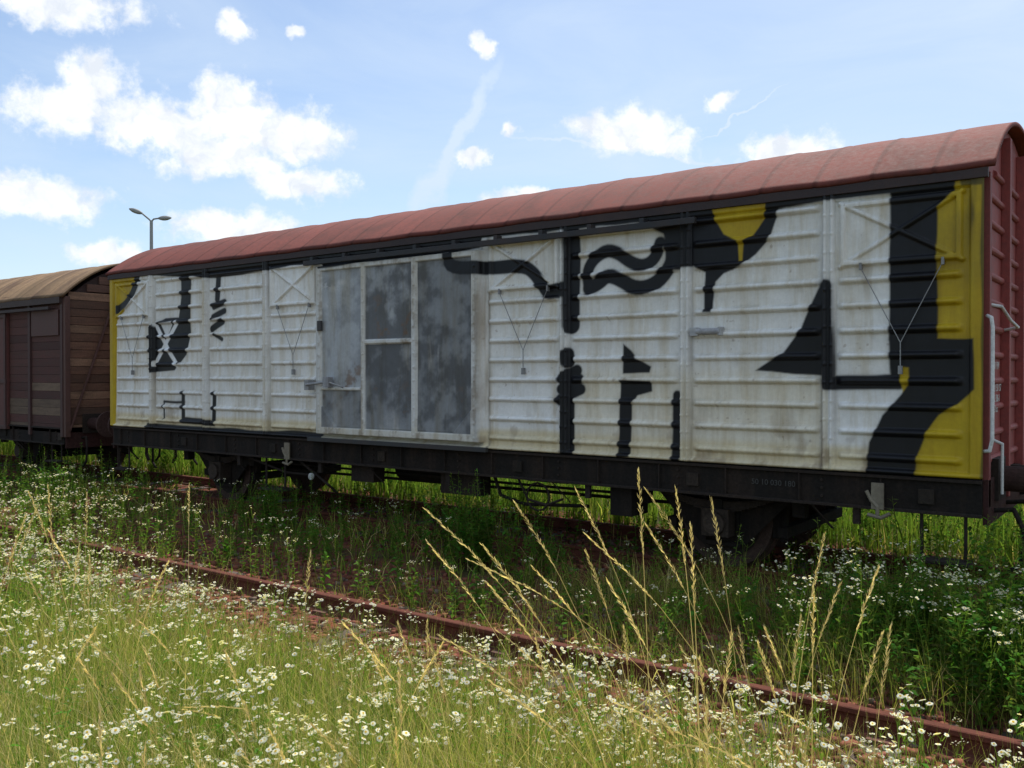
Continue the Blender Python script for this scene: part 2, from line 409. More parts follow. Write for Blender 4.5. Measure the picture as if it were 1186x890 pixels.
b.cyl((-3.72,YW-.06,2.46),(-3.48,YW-.06,2.46),.03,(.4,.4,.41)); b.box(-3.78,-3.70,YW-.08,YW-.01,2.42,2.50,(.4,.4,.4)); b.box(-3.5,-3.46,YW-.08,YW-.01,2.42,2.5,(.4,.4,.4))
b.build('door_runner_and_latches',M_steel,wagon,.004)
# vent pull rods
b=MB(); rc=(.25,.25,.25)
for a2,c2,zb,zt in vents:
    m=(a2+c2)/2+.02
    b.tube([(m-.32,YW-.05,zb-.02),(m,YW-.045,zb-.66),(m+.32,YW-.05,zb-.02)],.004,rc)
    b.cyl((m,YW-.045,zb-.66),(m,YW-.045,zb-.88),.005,rc); b.box(m-.015,m+.015,YW-.06,YW-.02,zb-.92,zb-.85,rc)
    b.box(m-.33,m-.31,YW-.06,YW-.02,zb-.04,zb+.02,rc); b.box(m+.31,m+.33,YW-.06,YW-.02,zb-.04,zb+.02,rc)
b.build('vent_pull_rods',M_steel,wagon)
# end walls
b=MB()
for xe,sg in ((S1-.02,1),(S0+.02,-1)):
    for i in range(12):
        z=1.36+.215*i; hw=1.18 if z<3.6 else .85
        b.cyl((xe,YC-hw,z),(xe,YC+hw,z),.032,RED,n=10)
    for y in (YC-1.30,YC+1.22): b.box(min(xe,xe+sg*.05),max(xe,xe+sg*.05),y,y+.08,1.0,3.66,(.20,.04,.034))
    for y in (YC-.45,YC+.38): b.box(min(xe,xe+sg*.07),max(xe,xe+sg*.07),y,y+.08,1.0,4.1,RED)
b.build('end_wall_ribs',M_red,wagon,.004)
b=MB(); wc=(.62,.62,.60)
b.tube([(S1+.02,YW-.0,2.52),(S1+.06,YW-.07,2.50),(S1+.07,YW-.07,2.42),(S1+.07,YW-.07,1.55),(S1+.05,YW-.06,1.46),(S1+.0,YW-.0,1.45)],.014,wc)
b.tube([(S1,YW+.18,2.62),(S1+.09,YW+.2,2.60),(S1+.12,YW+.45,2.50),(S1+.12,YW+.85,2.46),(S1,YW+.9,2.44)],.013,wc)
b.tube([(S1,YW+.18,1.55),(S1+.10,YW+.2,1.5),(S1+.10,YW+.2,1.1)],.012,wc)
b.build('handrails',M_steel,wagon,smooth=False)
def textmat(nm,v):
    mt,nt,nd,lk=newmat(nm); p=N(nd,'ShaderNodeBsdfPrincipled'); p.inputs['Base Color'].default_value=(v,v*.95,v*.88,1); p.inputs['Roughness'].default_value=.8
    o_=N(nd,'ShaderNodeOutputMaterial'); lk.new(p.outputs[0],o_.inputs[0]); return mt
mt1=textmat('white_lettering',.42); mt2=textmat('faded_lettering',.05)
def text(name,s,loc,rot,size,mt=mt1):
    c=bpy.data.curves.new(name,'FONT'); c.body=s; c.size=size; c.extrude=.001; o=bpy.data.objects.new(name,c)
    scene.collection.objects.link(o); o.location=loc; o.rotation_euler=rot; c.materials.append(mt); o.parent=wagon
R90=math.radians(90)
text('end_lettering','01 RIV',(S1+.035,YW+.22,2.10),(R90,0,R90),.09)
text('end_lettering_2','21 50 157\n 2 386-1\nG b s',(S1+.035,YW+.22,1.92),(R90,0,R90),.085)
text('frame_lettering','50 10 030 180',(-3.20,YW-.002,1.06),(R90,0,0),.07,mt2)
# underframe
b=MB(); g=(.016,.013,.011); g2=(.030,.023,.019)
def under(b,x0,x1,g,g2,axles,zf=1.22):
    for y in (YC-1.345,YC+1.325):
        b.box(x0,x1,y,y+.02,zf-.30,zf,g)
        b.box(x0,x1,y-.035,y+.08,zf-.30,zf-.275,g2); b.box(x0,x1,y-.035,y+.08,zf-.03,zf-.004,g2)
    b.box(x0,x1,YC-.35,YC-.25,zf-.3,zf,g); b.box(x0,x1,YC+.25,YC+.35,zf-.3,zf,g)
    b.box(x0+.01,x1-.01,YC-1.28,YC+1.28,zf-.02,zf-.001,g)
    for x in np.arange(x0+.4,x1-.2,.95): b.box(x,x+.06,YC-1.30,YC+1.25,zf-.26,zf-.03,g)
    k=0
    for x in np.arange(x0+.25,x1-.2,.69):
        k+=1; b.box(x,x+.012,YC-1.375,YC-1.34,zf-.27,zf-.03,g2)
        if k%2: 
            for zq in (.08,.15,.22): b.cyl((x+.2,YC-1.36,zf-zq),(x+.2,YC-1.34,zf-zq),.014,g2,n=8)
        if k%3==0: b.box(x+.3,x+.42,YC-1.37,YC-1.345,zf-.22,zf-.1,jit((.035,.028,.022),.4))
        if k%4==1: b.beam((x+.1,YC-1.33,zf-.3),(x+.25,YC-1.2,zf-.52),.05,.012,g2)
    for xe,s in ((x0,-1),(x1,1)):
        b.box(min(xe,xe+s*.04),max(xe,xe+s*.04),YC-1.33,YC+1.33,zf-.36,zf+.002,(.045,.018,.016))
        for y in (YC-.875,YC+.875):
            b.box(min(xe,xe+s*.07),max(xe,xe+s*.07),y-.17,y+.17,1.03,1.37,g2)
            b.cyl((xe+s*.04,y,1.20),(xe+s*.40,y,1.20),.105,(.045,.022,.02),n=18)
            b.cyl((xe+s*.38,y,1.20),(xe+s*.60,y,1.20),.075,(.06,.04,.035),n=18)
            b.cyl((xe+s*.58,y,1.20),(xe+s*.62,y,1.20),.225,(.07,.04,.035),n=28)
        b.box(min(xe,xe+s*.28),max(xe,xe+s*.28),YC-.03,YC+.03,1.1,1.24,g2)
        b.tube([(xe+s*.27,YC,1.12),(xe+s*.36,YC,.9),(xe+s*.33,YC,.62),(xe+s*.40,YC,.5)],.03,g2)
        for y in (YC-1.05,YC-.45,YC+.35):
            b.tube([(xe+s*.03,y,.95),(xe+s*.18,y,.97),(xe+s*.26,y-.03,.8),(xe+s*.25,y-.04,.55),(xe+s*.14,y-.04,.46)],.02,g)
        b.tube([(xe-s*.45,YC-1.33,.95),(xe-s*.45,YC-1.33,.55),(xe-s*.12,YC-1.33,.55),(xe-s*.12,YC-1.33,.95)],.014,g2); b.box(min(xe-s*.5,xe-s*.08),max(xe-s*.5,xe-s*.08),YC-1.46,YC-1.24,.535,.56,g2)
    for ax in axles:
        for y,s in ((YC-.75,-1),(YC+.75,1)):
            b.cyl((ax,y-.065,.62),(ax,y+.065,.62),.47,(.07,.045,.036),n=40)
            b.cyl((ax,y+s*-.09,.62),(ax,y-s*.062,.62),.50,(.08,.048,.038),n=40)
            b.cyl((ax,y+s*.07,.62),(ax,y+s*.09,.62),.36,g2,n=30)
            yo=YC+s*1.0
            b.box(ax-.14,ax+.14,yo-.1,yo+.12,.49,.76,(.05,.038,.03)); b.cyl((ax,yo-.14,.62),(ax,yo+.14,.62),.11,(.06,.045,.035))
            yw=YC+s*.93
            b.add([(ax-.75,yw,.93),(ax-.24,yw,.40),(ax-.15,yw,.40),(ax-.15,yw,.93)],[(0,1,2,3)],g); b.add([(ax+.15,yw,.93),(ax+.15,yw,.40),(ax+.24,yw,.40),(ax+.75,yw,.93)],[(0,1,2,3)],g)
            b.beam((ax-.17,yw,.42),(ax-.17,yw,.95),.05,.03,g); b.beam((ax+.17,yw,.42),(ax+.17,yw,.95),.05,.03,g)
            b.beam((ax-.2,yw,.40),(ax+.2,yw,.40),.04,.04,g)
            for k in range(8):
                L=.72-.078*k; pts=[]
                for t in np.linspace(-1,1,9): pts.append((ax+t*L,yo,.82+.12*(t*L/.72)**2-.013*k))
                for p0,p1 in zip(pts[:-1],pts[1:]): b.beam(p0,p1,.09,.012,(.045,.034,.028))
            b.box(ax-.06,ax+.06,yo-.06,yo+.06,.68,.85,g)
            for q in (-.73,.73): b.beam((ax+q,yo,.96),(ax+q*1.1,yo,.80),.03,.05,g2); b.box(ax+q*1.1-.06,ax+q*1.1+.06,yo-.05,yo+.05,.74,.95,g)
            for q in (-.56,.56): b.beam((ax+q,y,.45),(ax+q*1.04,y,.95),.08,.05,g); b.box(ax+q*.9-.04,ax+q*.9+.04,y-.05,y+.05,.48,.78,g)
        b.cyl((ax,YC-1.05,.62),(ax,YC+1.05,.62),.075,g)
        for q in (-.58,.58): b.box(ax+q-.05,ax+q+.05,YC-.85,YC+.85,.5,.6,g)
AX=[-3.67,-11.67]
under(b,S0+.01,S1-.01,g,g2,AX)
b.cyl((-8.3,YC-.55,.86),(-7.3,YC-.55,.86),.19,g,n=20); b.cyl((-6.8,YC+.2,.85),(-6.2,YC+.2,.85),.16,g,n=20)
b.tube([(-11.2,YC-.3,.62),(-4.2,YC-.3,.66)],.02,g); b.tube([(-11.2,YC+.4,.7),(-4.2,YC+.4,.7)],.022,g)
b.tube([(-10.6,YC-.9,.80),(-4.9,YC-.9,.80)],.016,g)
b.tube([(-10.9,YC-1.2,.92),(-9.9,YC-1.2,.72),(-9.3,YC-1.2,.72),(-9.1,YC-1.2,.92)],.018,g2)
b.tube([(-9.6,YC-1.25,.92),(-9.0,YC-1.25,.62),(-9.0,YC-1.1,.5)],.018,g2)
b.tube([(-10.2,YC-1.3,.93),(-10.2,YC-1.3,.5),(-9.8,YC-1.3,.5),(-9.8,YC-1.3,.93)],.015,g2); b.box(-10.25,-9.75,YC-1.42,YC-1.2,.485,.51,g2)
b.tube([(-5.9,YC-1.28,.92),(-5.75,YC-1.3,.7),(-5.5,YC-1.3,.66),(-5.3,YC-1.3,.74)],.014,g2)
for k in range(12):
    a0=2*math.pi*k/12; a1=2*math.pi*(k+1)/12
    b.cyl((-5.62+.15*math.cos(a0),YC-1.30,.74+.15*math.sin(a0)),(-5.62+.15*math.cos(a1),YC-1.30,.74+.15*math.sin(a1)),.012,g2,n=6)
b.cyl((-9.25,YC-1.34,.72),(-9.25,YC-1.31,.72),.045,(.5,.5,.48))
b.box(-7.1,-6.5,YC-1.2,YC-1.0,.66,.93,g2); b.box(-4.75,-4.5,YC-1.25,YC-.9,.62,.93,g)
b.box(-8.6,-8.2,YC-1.22,YC-1.02,.70,.93,g2); b.tube([(-6.3,YC-1.2,.93),(-6.2,YC-1.2,.7),(-5.9,YC-1.15,.62),(-5.1,YC-1.1,.66)],.02,g)
for x in (-10.8,-9.1,-6.9,-5.0,-2.3):
    b.box(x,x+.06,YC-1.34,YC-1.30,.78,1.0,g2)
b.build('underframe_and_running_gear',M_grime,wagon,.003)
b=MB()
for x in (-2.08,-9.65):
    b.box(x-.05,x+.05,YC-1.405,YC-1.385,.93,1.15,(.20,.17,.12)); b.tube([(x-.09,YC-1.40,1.08),(x-.05,YC-1.40,1.0),(x,YC-1.40,.95),(x,YC-1.40,.86)],.016,(.20,.17,.12)); b.tube([(x+.1,YC-1.40,.9),(x+.03,YC-1.40,.86),(x-.08,YC-1.40,.88)],.016,(.20,.17,.12))
b.build('tow_hooks',M_steel,wagon)

# ================================================================ BROWN WOODEN WAGON
w2=empty('wooden_freight_wagon')
X1=-15.62; X0=X1-10.4
core(w2,X0,X1,1.0,3.36,.66,(.04,.02,.016),M_wood,'brown_body',1.31)
roof(w2,X0-.08,X1+.10,3.42,.70,1.44,.5,(.24,.15,.08),'brown_roof',.004,.3)
b=MB()
nb=17
for i in range(nb):
    z=1.05+i*.145
    c=jit((.15,.075,.045),.45) if i%4 else jit((.26,.15,.09),.25)
    b.box(X1,X1+.03,YC-1.28,YC+1.28,z,z+.137,c)
    for a,bb in ((X0+.05,X0+2.4),(X0+2.5,X0+4.0),(X0+6.6,X1-1.25),(X1-1.2,X1-.05)):
        cc=jit((.075,.028,.022),.25)
        if z<1.9 and a>X1-4 and random.random()<.5: cc=jit((.15,.10,.065),.3)
        b.box(a,bb,YC-1.345,YC-1.31,z,z+.142,cc)
for zz_ in np.arange(3.53,3.90,.145):
    u=min(.97,math.sqrt(max(.05,1-(zz_+.14-3.36)/.66)))
    b.box(X1,X1+.03,YC-1.3*u,YC+1.3*u,zz_,zz_+.135,jit((.12,.06,.04),.3))
b.build('planks',M_wood,w2,.004)
b=MB()
for y in (YC-1.37,YC+1.29,YC-.5,YC+.42):
    b.box(X1+.01,X1+.085,y,y+.09,.98,3.42 if abs(y-YC)>1 else 3.95,(.09,.04,.03))
b.beam((X1+.06,YC-1.3,1.05),(X1+.06,YC-.5,3.3),.05,.03,(.10,.045,.035))
for x in (X0+.02,X0+2.43,X0+4.0,X0+6.55,X1-1.23,X1-.07):
    b.box(x,x+.08,YC-1.385,YC-1.32,.98,3.42,(.055,.021,.018))
for a in (X0+4.1,X0+5.3):
    b.box(a,a+1.18,YC-1.38,YC-1.36,1.1,3.25,(.065,.024,.02))
    for q in (a,a+1.1): b.box(q,q+.07,YC-1.41,YC-1.375,1.1,3.25,(.055,.021,.018))
    for z in (1.1,2.1,3.18): b.box(a,a+1.18,YC-1.405,YC-1.377,z,z+.07,(.055,.021,.018))
b.box(X1-4.0,X1-2.0,YC-1.40,YC-1.35,1.05,3.2,(.10,.028,.022))
for q in (X1-4.0,X1-3.02,X1-2.08): b.box(q,q+.07,YC-1.43,YC-1.39,1.05,3.2,(.06,.022,.018))
for z in (1.05,1.9,3.12): b.box(X1-4.0,X1-2.0,YC-1.425,YC-1.392,z,z+.07,(.06,.022,.018))
b.box(X0,X1,YC-1.43,YC-1.37,3.3,3.42,(.04,.02,.016)); b.box(X1-5.5,X1-.3,YC-1.47,YC-1.42,3.2,3.25,(.03,.016,.014))
b.box(X1-1.12,X1-.15,YC-1.375,YC-1.35,2.75,3.2,(.08,.032,.025))
b.build('brown_frame',M_steel,w2,.004)
b=MB(); under(b,X0+.01,X1-.01,g,g2,[X1-2.2,X0+2.2],1.04+.1)
b.build('brown_underframe',M_grime,w2,.003)

# ================================================================ STREET LAMP
lamp=empty('street_lamp')
L0=np.array([-40.3,24.8]); b=MB(); lc=(.30,.30,.29)
b.cyl((*L0,0),(*L0,9.55),.12,lc,.075,n=16); b.cyl((*L0,0),(*L0,.9),.17,lc,.16,n=16)
for s,dz,L in ((-1,.5,.45),(1,.06,.35)):
    e=L0+RH*s*L; h=L0+RH*s*(L+.62)
    b.tube([(*L0,9.5),(*(L0+RH*s*.12),9.62),(*e,9.62+dz*.55)],.04,lc)
    p0=Vector((*e,9.62+dz*.55)); p1=Vector((*h,9.62+dz)); 
    for k in range(6):
        a=p0.lerp(p1,k/6); c=p0.lerp(p1,(k+1)/6); ra=[.05,.09,.115,.12,.11,.08,.03]
        b.cyl(a,c,ra[k],lc,ra[k+1],n=12)
b.build('pole_and_heads',M_steel,lamp)

# ================================================================ TRACKS
RC=(.14,.048,.031)
def track(name,yc):
    t=empty(name)
    prof=[(-.07,0),(.07,0),(.07,.012),(.012,.03),(.012,.105),(.035,.118),(.035,.145),(.028,.15),(-.028,.15),(-.035,.145),(-.035,.118),(-.012,.105),(-.012,.03),(-.07,.012)]
    for k,y in enumerate((yc-.7175-.035,yc+.7175+.035)):
        b=MB(); xs=np.arange(-90,41,10.0)
        for a,c in zip(xs[:-1],xs[1:]):
            n=len(prof); v=[(a+.004,y+p,z) for p,z in prof]+[(c-.004,y+p,z) for p,z in prof]
            b.add(v,[tuple(range(n)),tuple(range(2*n-1,n-1,-1))]+[(i,n+i,n+(i+1)%n,(i+1)%n) for i in range(n)],RC)
        for a in xs[1:-1]: b.box(a-.3,a+.3,y-.04,y+.04,.04,.10,(.10,.038,.024))
        b.build('rail_%d'%(k+1),M_rust,t)
    b=MB()
    for x in np.arange(-60,25,.65):
        j=random.uniform(-.03,.03)
        b.box(x+j,x+j+.25,yc-1.25,yc+1.25,-.12,.006+random.uniform(-.01,.006),jit((.085,.055,.042),.25))
        for y in (yc-.7525,yc+.7525): 
            b.box(x+j+.05,x+j+.2,y-.13,y-.075,.0,.03,RC); b.box(x+j+.05,x+j+.2,y+.075,y+.13,.0,.03,RC)
    b.build('sleepers',M_wood,t)
track('railway_track',4.58); track('railway_track.001',YC)

# ================================================================ GROUND
m,nt,nd,lk=newmat('ground_soil_and_ballast')
tc=N(nd,'ShaderNodeTexCoord'); sep=N(nd,'ShaderNodeSeparateXYZ'); lk.new(tc.outputs['Object'],sep.inputs[0])
y=sep.outputs['Y']; ob=tc.outputs['Object']
n0=noise(nt,ob,.9,4,.6)
def band(c,w):
    d=mathn(nt,'ABSOLUTE',mathn(nt,'SUBTRACT',y,c)); d=mathn(nt,'ADD',d,mathn(nt,'MULTIPLY',mathn(nt,'SUBTRACT',n0,.5),1.6))
    return mathn(nt,'SUBTRACT',1.0,mathn(nt,'MULTIPLY',mathn(nt,'SUBTRACT',d,w-.25),2.0,clamp=True),clamp=True)
bb=mathn(nt,'MAXIMUM',band(5.3,2.1),band(YC,2.0))
vo=N(nd,'ShaderNodeTexVoronoi'); vo.inputs['Scale'].default_value=22; lk.new(ob,vo.inputs['Vector'])
grav=mixc(nt,ramp(nt,noise(nt,ob,3,4),.35,.65),(.25,.088,.052),(.12,.055,.036))
grav=mixc(nt,.45,grav,mixc(nt,1.0,grav,vo.outputs['Color'],'MULTIPLY'))
gr=mixc(nt,ramp(nt,noise(nt,ob,2.2,5,.7),.35,.7),(.05,.06,.018),(.10,.095,.035))
c=mixc(nt,bb,gr,grav)
p=N(nd,'ShaderNodeBsdfPrincipled'); p.inputs['Roughness'].default_value=.95; p.inputs['Specular IOR Level'].default_value=.1; lk.new(c,p.inputs['Base Color'])
h=mathn(nt,'SUBTRACT',noise(nt,ob,14,4,.7),mathn(nt,'MULTIPLY',vo.outputs['Distance'],.8))
lk.new(bump(nt,h,.9,.04),p.inputs['Normal'])
o_=N(nd,'ShaderNodeOutputMaterial'); lk.new(p.outputs[0],o_.inputs[0])
me=bpy.data.meshes.new('ground')
me.from_pydata([(-2500,-2500,0),(2500,-2500,0),(2500,2500,0),(-2500,2500,0)],[],[(0,1,2,3)]); finish('ground',me,m)

def vn(x,y,seed,fr):
    r=np.random.default_rng(seed); o=0
    for i in range(8):
        a=r.uniform(0,6.28); f=fr*r.uniform(.5,2.2); o=o+np.sin((x*math.cos(a)+y*math.sin(a))*f+r.uniform(0,6.28))
    return o/8*1.4
def polar(n,r0,r1,t0,t1):
    r_=rng.uniform(r0,r1,n); t=np.radians(rng.uniform(t0,t1,n)); return r_*np.sin(t),r_*np.cos(t)
n=24000
x,yy=polar(n,3.6,15,-70,22)
k=((np.abs(yy-5.3)<1.7)|(np.abs(yy-YC)<1.7)); x,yy=x[k],yy[k]; n=len(x)
cube=np.array([(-1,-1,-1),(1,-1,-1),(1,1,-1),(-1,1,-1),(-1,-1,1),(1,-1,1),(1,1,1),(-1,1,1)],float)
cf=np.array([(0,3,2,1),(4,5,6,7),(0,1,5,4),(1,2,6,5),(2,3,7,6),(3,0,4,7)])
sz=rng.uniform(.008,.024,n); P=cube[None]*(1+.35*rng.uniform(-1,1,(n,8,3)))*sz[:,None,None]
a=rng.uniform(0,6.28,n); ca,sa=np.cos(a)[:,None],np.sin(a)[:,None]
Q=np.stack([P[...,0]*ca-P[...,1]*sa,P[...,0]*sa+P[...,1]*ca,P[...,2]*.8],-1)
Q+=np.stack([x,yy,sz*.5],-1)[:,None,:]
cc=np.array([.22,.08,.05])*rng.uniform(.5,1.5,(n,1)); gy=rng.random(n)<.15; cc[gy]=np.array([.18,.13,.10])*rng.uniform(.6,1.3,(gy.sum(),1))
quadmesh('ballast',Q.reshape(-1,3),(cf[None]+8*np.arange(n)[:,None,None]).reshape(-1,4),np.repeat(cc,8,0),M_stone)

# ================================================================ VEGETATION
class QB:
    def __init__(s): s.V=[];s.F=[];s.C=[];s.n=0
    def put(s,V,F,C): s.V.append(V);s.F.append(F+s.n);s.C.append(C);s.n+=len(V)
    def strips(s,x,y,h,bend,w,c0,c1,nseg=3,ang=None,z=0):
        n=len(x); t=np.linspace(0,1,nseg+1)
        if ang is None: ang=rng.uniform(0,6.28,n)
        fa=rng.uniform(0,6.28,n)
        hd=(bend*h)[:,None]*t**1.8; zd=h[:,None]*(t-.35*np.minimum(bend,1.3)[:,None]*t**2.4)
        cx=x[:,None]+np.cos(ang)[:,None]*hd; cy=y[:,None]+np.sin(ang)[:,None]*hd; cz=z+zd
        ww=w[:,None]/2*np.maximum(1-t**1.5,.06)
        sxv=np.cos(fa)[:,None]*ww; syv=np.sin(fa)[:,None]*ww
        A=np.stack([cx-sxv,cy-syv,cz],-1); B=np.stack([cx+sxv,cy+syv,cz],-1)
        V=np.stack([A,B],2).reshape(-1,3)
        base=(np.arange(n)*(nseg+1)*2)[:,None]; k=(np.arange(nseg)*2)[None]
        q=base+k; F=np.stack([q,q+1,q+3,q+2],-1).reshape(-1,4)
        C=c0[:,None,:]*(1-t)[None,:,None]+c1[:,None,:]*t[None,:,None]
        C=np.repeat(C[:,:,None,:],2,2).reshape(-1,3); s.put(V,F,C)
    def inst(s,tpl,x,y,sc,tint,z=0,lean=.12):
        tv,tf,tcx=tpl; n=len(x)
        if n==0: return
        a=rng.uniform(0,6.28,n); ca,sa=np.cos(a)[:,None],np.sin(a)[:,None]
        lx=rng.normal(0,lean,n)[:,None]; ly=rng.normal(0,lean,n)[:,None]
        v=tv[None]*sc[:,None,None]
        X=v[...,0]*ca-v[...,1]*sa+x[:,None]+lx*v[...,2]; Y=v[...,0]*sa+v[...,1]*ca+y[:,None]+ly*v[...,2]; Z=v[...,2]+z
        V=np.stack([X,Y,Z],-1).reshape(-1,3)
        F=(tf[None]+len(tv)*np.arange(n)[:,None,None]).reshape(-1,4)
        C=(tcx[None]*tint[:,None,:]).reshape(-1,3); s.put(V,F,C)
    def build(s,name,mat): return quadmesh(name,np.concatenate(s.V),np.concatenate(s.F),np.concatenate(s.C),mat)
class TP:
    def __init__(s): s.v=[];s.f=[];s.c=[]
    def quad(s,pts,c):
        b=len(s.v); s.v+=pts; s.f.append((b,b+1,b+2,b+3)); s.c+=[c]*4
    def strip(s,pts,ws,side,c):
        pts=[np.array(p,float) for p in pts]; side=np.array(side,float)
        for i in range(len(pts)-1):
            s.quad([pts[i]-side*ws[i],pts[i]+side*ws[i],pts[i+1]+side*ws[i+1],pts[i+1]-side*ws[i+1]],c)
    def leaf(s,p,ang,el,L,w,c):
        d=np.array([math.cos(ang)*math.cos(el),math.sin(ang)*math.cos(el),math.sin(el)]); sd=np.array([-math.sin(ang),math.cos(ang),random.uniform(-.4,.4)])
        p=np.array(p,float); m=p+d*L*.45; e=p+d*L+np.array([0,0,-L*random.uniform(.1,.4)])
        s.strip([p,m,e],[w*.15,w*.5,w*.04],sd,c)
    def flower(s,p,r):
        p=np.array(p,float); nrm=np.array([random.gauss(0,.45),random.gauss(0,.45),1]); nrm/=np.linalg.norm(nrm)
        a=np.cross(nrm,[1,.3,0]); a/=np.linalg.norm(a); b=np.cross(nrm,a)
        for k in (0,1,2):
            t=k*math.pi/6+random.uniform(-.1,.1); u=a*math.cos(t)+b*math.sin(t); v=np.cross(nrm,u); off=nrm*(.0006*k)
            s.quad([p+off+u*r,p+off+v*r,p+off-u*r,p+off-v*r],(.80,.80,.76))
        q=nrm*.003; r2=r*.36
        s.quad([p+q+a*r2,p+q+b*r2,p+q-a*r2,p+q-b*r2],(.62,.42,.04))
    def arr(s): return np.array(s.v,float),np.array(s.f),np.array(s.c,float)
def fleabane():
    t=TP(); H_=random.uniform(.55,.8); G=(.15,.25,.035)
    lx,ly=random.uniform(-.06,.06),random.uniform(-.06,.06)
    ax=lambda q: np.array([lx*q*q,ly*q*q,H_*q])
    for sd in ((1,0,0),(0,1,0)): t.strip([ax(0),ax(.35),ax(.7),ax(.95)],[.003,.0028,.0022,.0015],sd,(.17,.26,.05))
    for i in range(15):
        q=.08+.75*i/15; t.leaf(ax(q),i*2.4+random.random(),random.uniform(.2,.9),random.uniform(.06,.11)*(1.15-q*.6),.020*(1.2-q*.6),tuple(g*random.uniform(.7,1.3) for g in G))
    for j in range(random.randint(3,5)):
        q=random.uniform(.68,.92); a=random.uniform(0,6.28); o=ax(q); L=random.uniform(.03,.10)
        e=o+np.array([math.cos(a)*L,math.sin(a)*L,H_*(1-q)+random.uniform(-.03,.04)])
        t.strip([o,(o+e)/2+np.array([0,0,-.01]),e],[.0013,.0012,.001],(math.sin(a),-math.cos(a),0),G)
        for k in range(random.randint(2,4)):
            f=e+np.array([random.gauss(0,.018),random.gauss(0,.018),random.uniform(.0,.03)])
            t.strip([e-np.array([0,0,.015]),f],[.0009,.0007],(1,0,0),G); t.flower(f,random.uniform(.007,.0125))
    return t.arr()
def weed(Hm,nl,ll,lw,G,branch=0):
    t=TP(); lx,ly=random.uniform(-.08,.08),random.uniform(-.08,.08)
    ax=lambda q: np.array([lx*q*q,ly*q*q,Hm*q])
    for sd in ((1,0,0),(0,1,0)): t.strip([ax(0),ax(.35),ax(.7),ax(1)],[.004,.0035,.0025,.001],sd,(.14,.18,.05))
    for i in range(nl):
        q=.1+.9*i/nl; t.leaf(ax(q),i*2.4+random.random(),random.uniform(.0,.9),ll*random.uniform(.6,1.2)*(1.15-q*.65),lw*(1.15-q*.65),tuple(g*random.uniform(.65,1.35) for g in G))
    for j in range(branch):
        q=random.uniform(.25,.8); a=random.uniform(0,6.28); L=Hm*random.uniform(.2,.4); o=ax(q); e=o+np.array([math.cos(a)*L*.6,math.sin(a)*L*.6,L*.8])
        t.strip([o,e],[.0022,.001],(math.sin(a),-math.cos(a),0),(.14,.18,.05))
        for k in range(8):
            p=o+(e-o)*(k+1)/8; t.leaf(p,random.uniform(0,6.28),random.uniform(0,.9),ll*.55,lw*.6,tuple(g*random.uniform(.65,1.35) for g in G))
    return t.arr()
fl=[fleabane() for _ in range(10)]
wd=[weed(random.uniform(.7,1.0),42,.10,.020,(.10,.20,.028)) for _ in range(4)]+[weed(random.uniform(.6,.9),26,.11,.045,(.08,.165,.025),6) for _ in range(4)]
low=[weed(random.uniform(.15,.3),16,.09,.035,(.10,.19,.03)) for _ in range(4)]

def keep(x,y):
    """probability factor and height factor of growth by zone"""
    nz_=vn(x,y,21,1.3)
    leftd=np.clip((-x-8.5)/3,0,1)
    p=np.ones_like(x); h=np.ones_like(x)
    z=(y<=3.6); p=np.where(z,.9+.3*nz_,p); h=np.where(z&(y>3.0),.85,h)
    z=(y>3.6)&(y<=4.4); p=np.where(z,.60+.4*leftd+.45*nz_,p); h=np.where(z,.50+.2*leftd,h)
    z=(y>4.4)&(y<=5.35); p=np.where(z,.28+.45*leftd+.5*nz_,p); h=np.where(z,.28+.25*leftd,h)
    z=(y>5.35)&(y<=6.9); p=np.where(z,.22+.35*leftd+.5*nz_,p); h=np.where(z,.46,h)
    z=(y>6.9)&(y<=8.3); p=np.where(z,.58+.5*nz_,p); h=np.where(z,.66,h)
    z=(y>8.3)&(y<=10.6); p=np.where(z,.25+.45*nz_,p); h=np.where(z,.42,h)
    rgt=(x>-2.2)&(y>5.7)&(y<8.3); p=np.where(rgt,p+.5,p); h=np.where(rgt,np.maximum(h,.78),h)
    return p,h
def greens(n,x,y):
    mixn=np.clip(.52+.8*vn(x,y,33,.9)+rng.normal(0,.25,n),0,1)[:,None]
    g=np.array([.16,.26,.034]); s_=np.array([.46,.44,.12])
    c=g*(1-mixn)+s_*mixn; return c*rng.uniform(.5,1.4,(n,1))
gb=QB()
def grass(n,r0,r1,t0,t1,h0,h1,w0,w1,nseg,dry=.12,bend=.55,ymax=99):
    x,y=polar(n,r0,r1,t0,t1); p,hf=keep(x,y); k=rng.random(n)<p; k&=(y>-1.5)&(y<ymax)
    x,y,hf=x[k],y[k],hf[k]; n=len(x)
    h=rng.uniform(h0,h1,n)*hf*(1+.3*vn(x,y,5,2.1)); w=rng.uniform(w0,w1,n)
    c=greens(n,x,y); d=rng.random(n)<dry; c[d]=np.array([.66,.53,.25])*rng.uniform(.6,1.2,(d.sum(),1))
    be=np.abs(rng.normal(0,bend,n))+.08
    ang=rng.normal(2.6,1.6,n)
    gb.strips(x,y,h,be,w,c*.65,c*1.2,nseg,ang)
grass(95000,1.9,8.6,-72,18,.22,.66,.003,.006,3)
grass(38000,1.8,6.5,-72,18,.55,1.0,.0022,.0045,4,.3,.35,3.4)
grass(9000,1.8,5.0,-72,-35,.8,1.2,.002,.004,5,.35,.4,2.7)
grass(32000,8.6,28,-74,18,.22,.55,.010,.018,2)
n=24000; x=rng.uniform(-42,8,n); y=10.7+18*rng.random(n)**1.9
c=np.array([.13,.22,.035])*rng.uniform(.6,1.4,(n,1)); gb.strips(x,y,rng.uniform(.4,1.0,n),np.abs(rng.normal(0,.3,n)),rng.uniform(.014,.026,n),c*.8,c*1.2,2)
gb.build('meadow_grass',M_leaf)

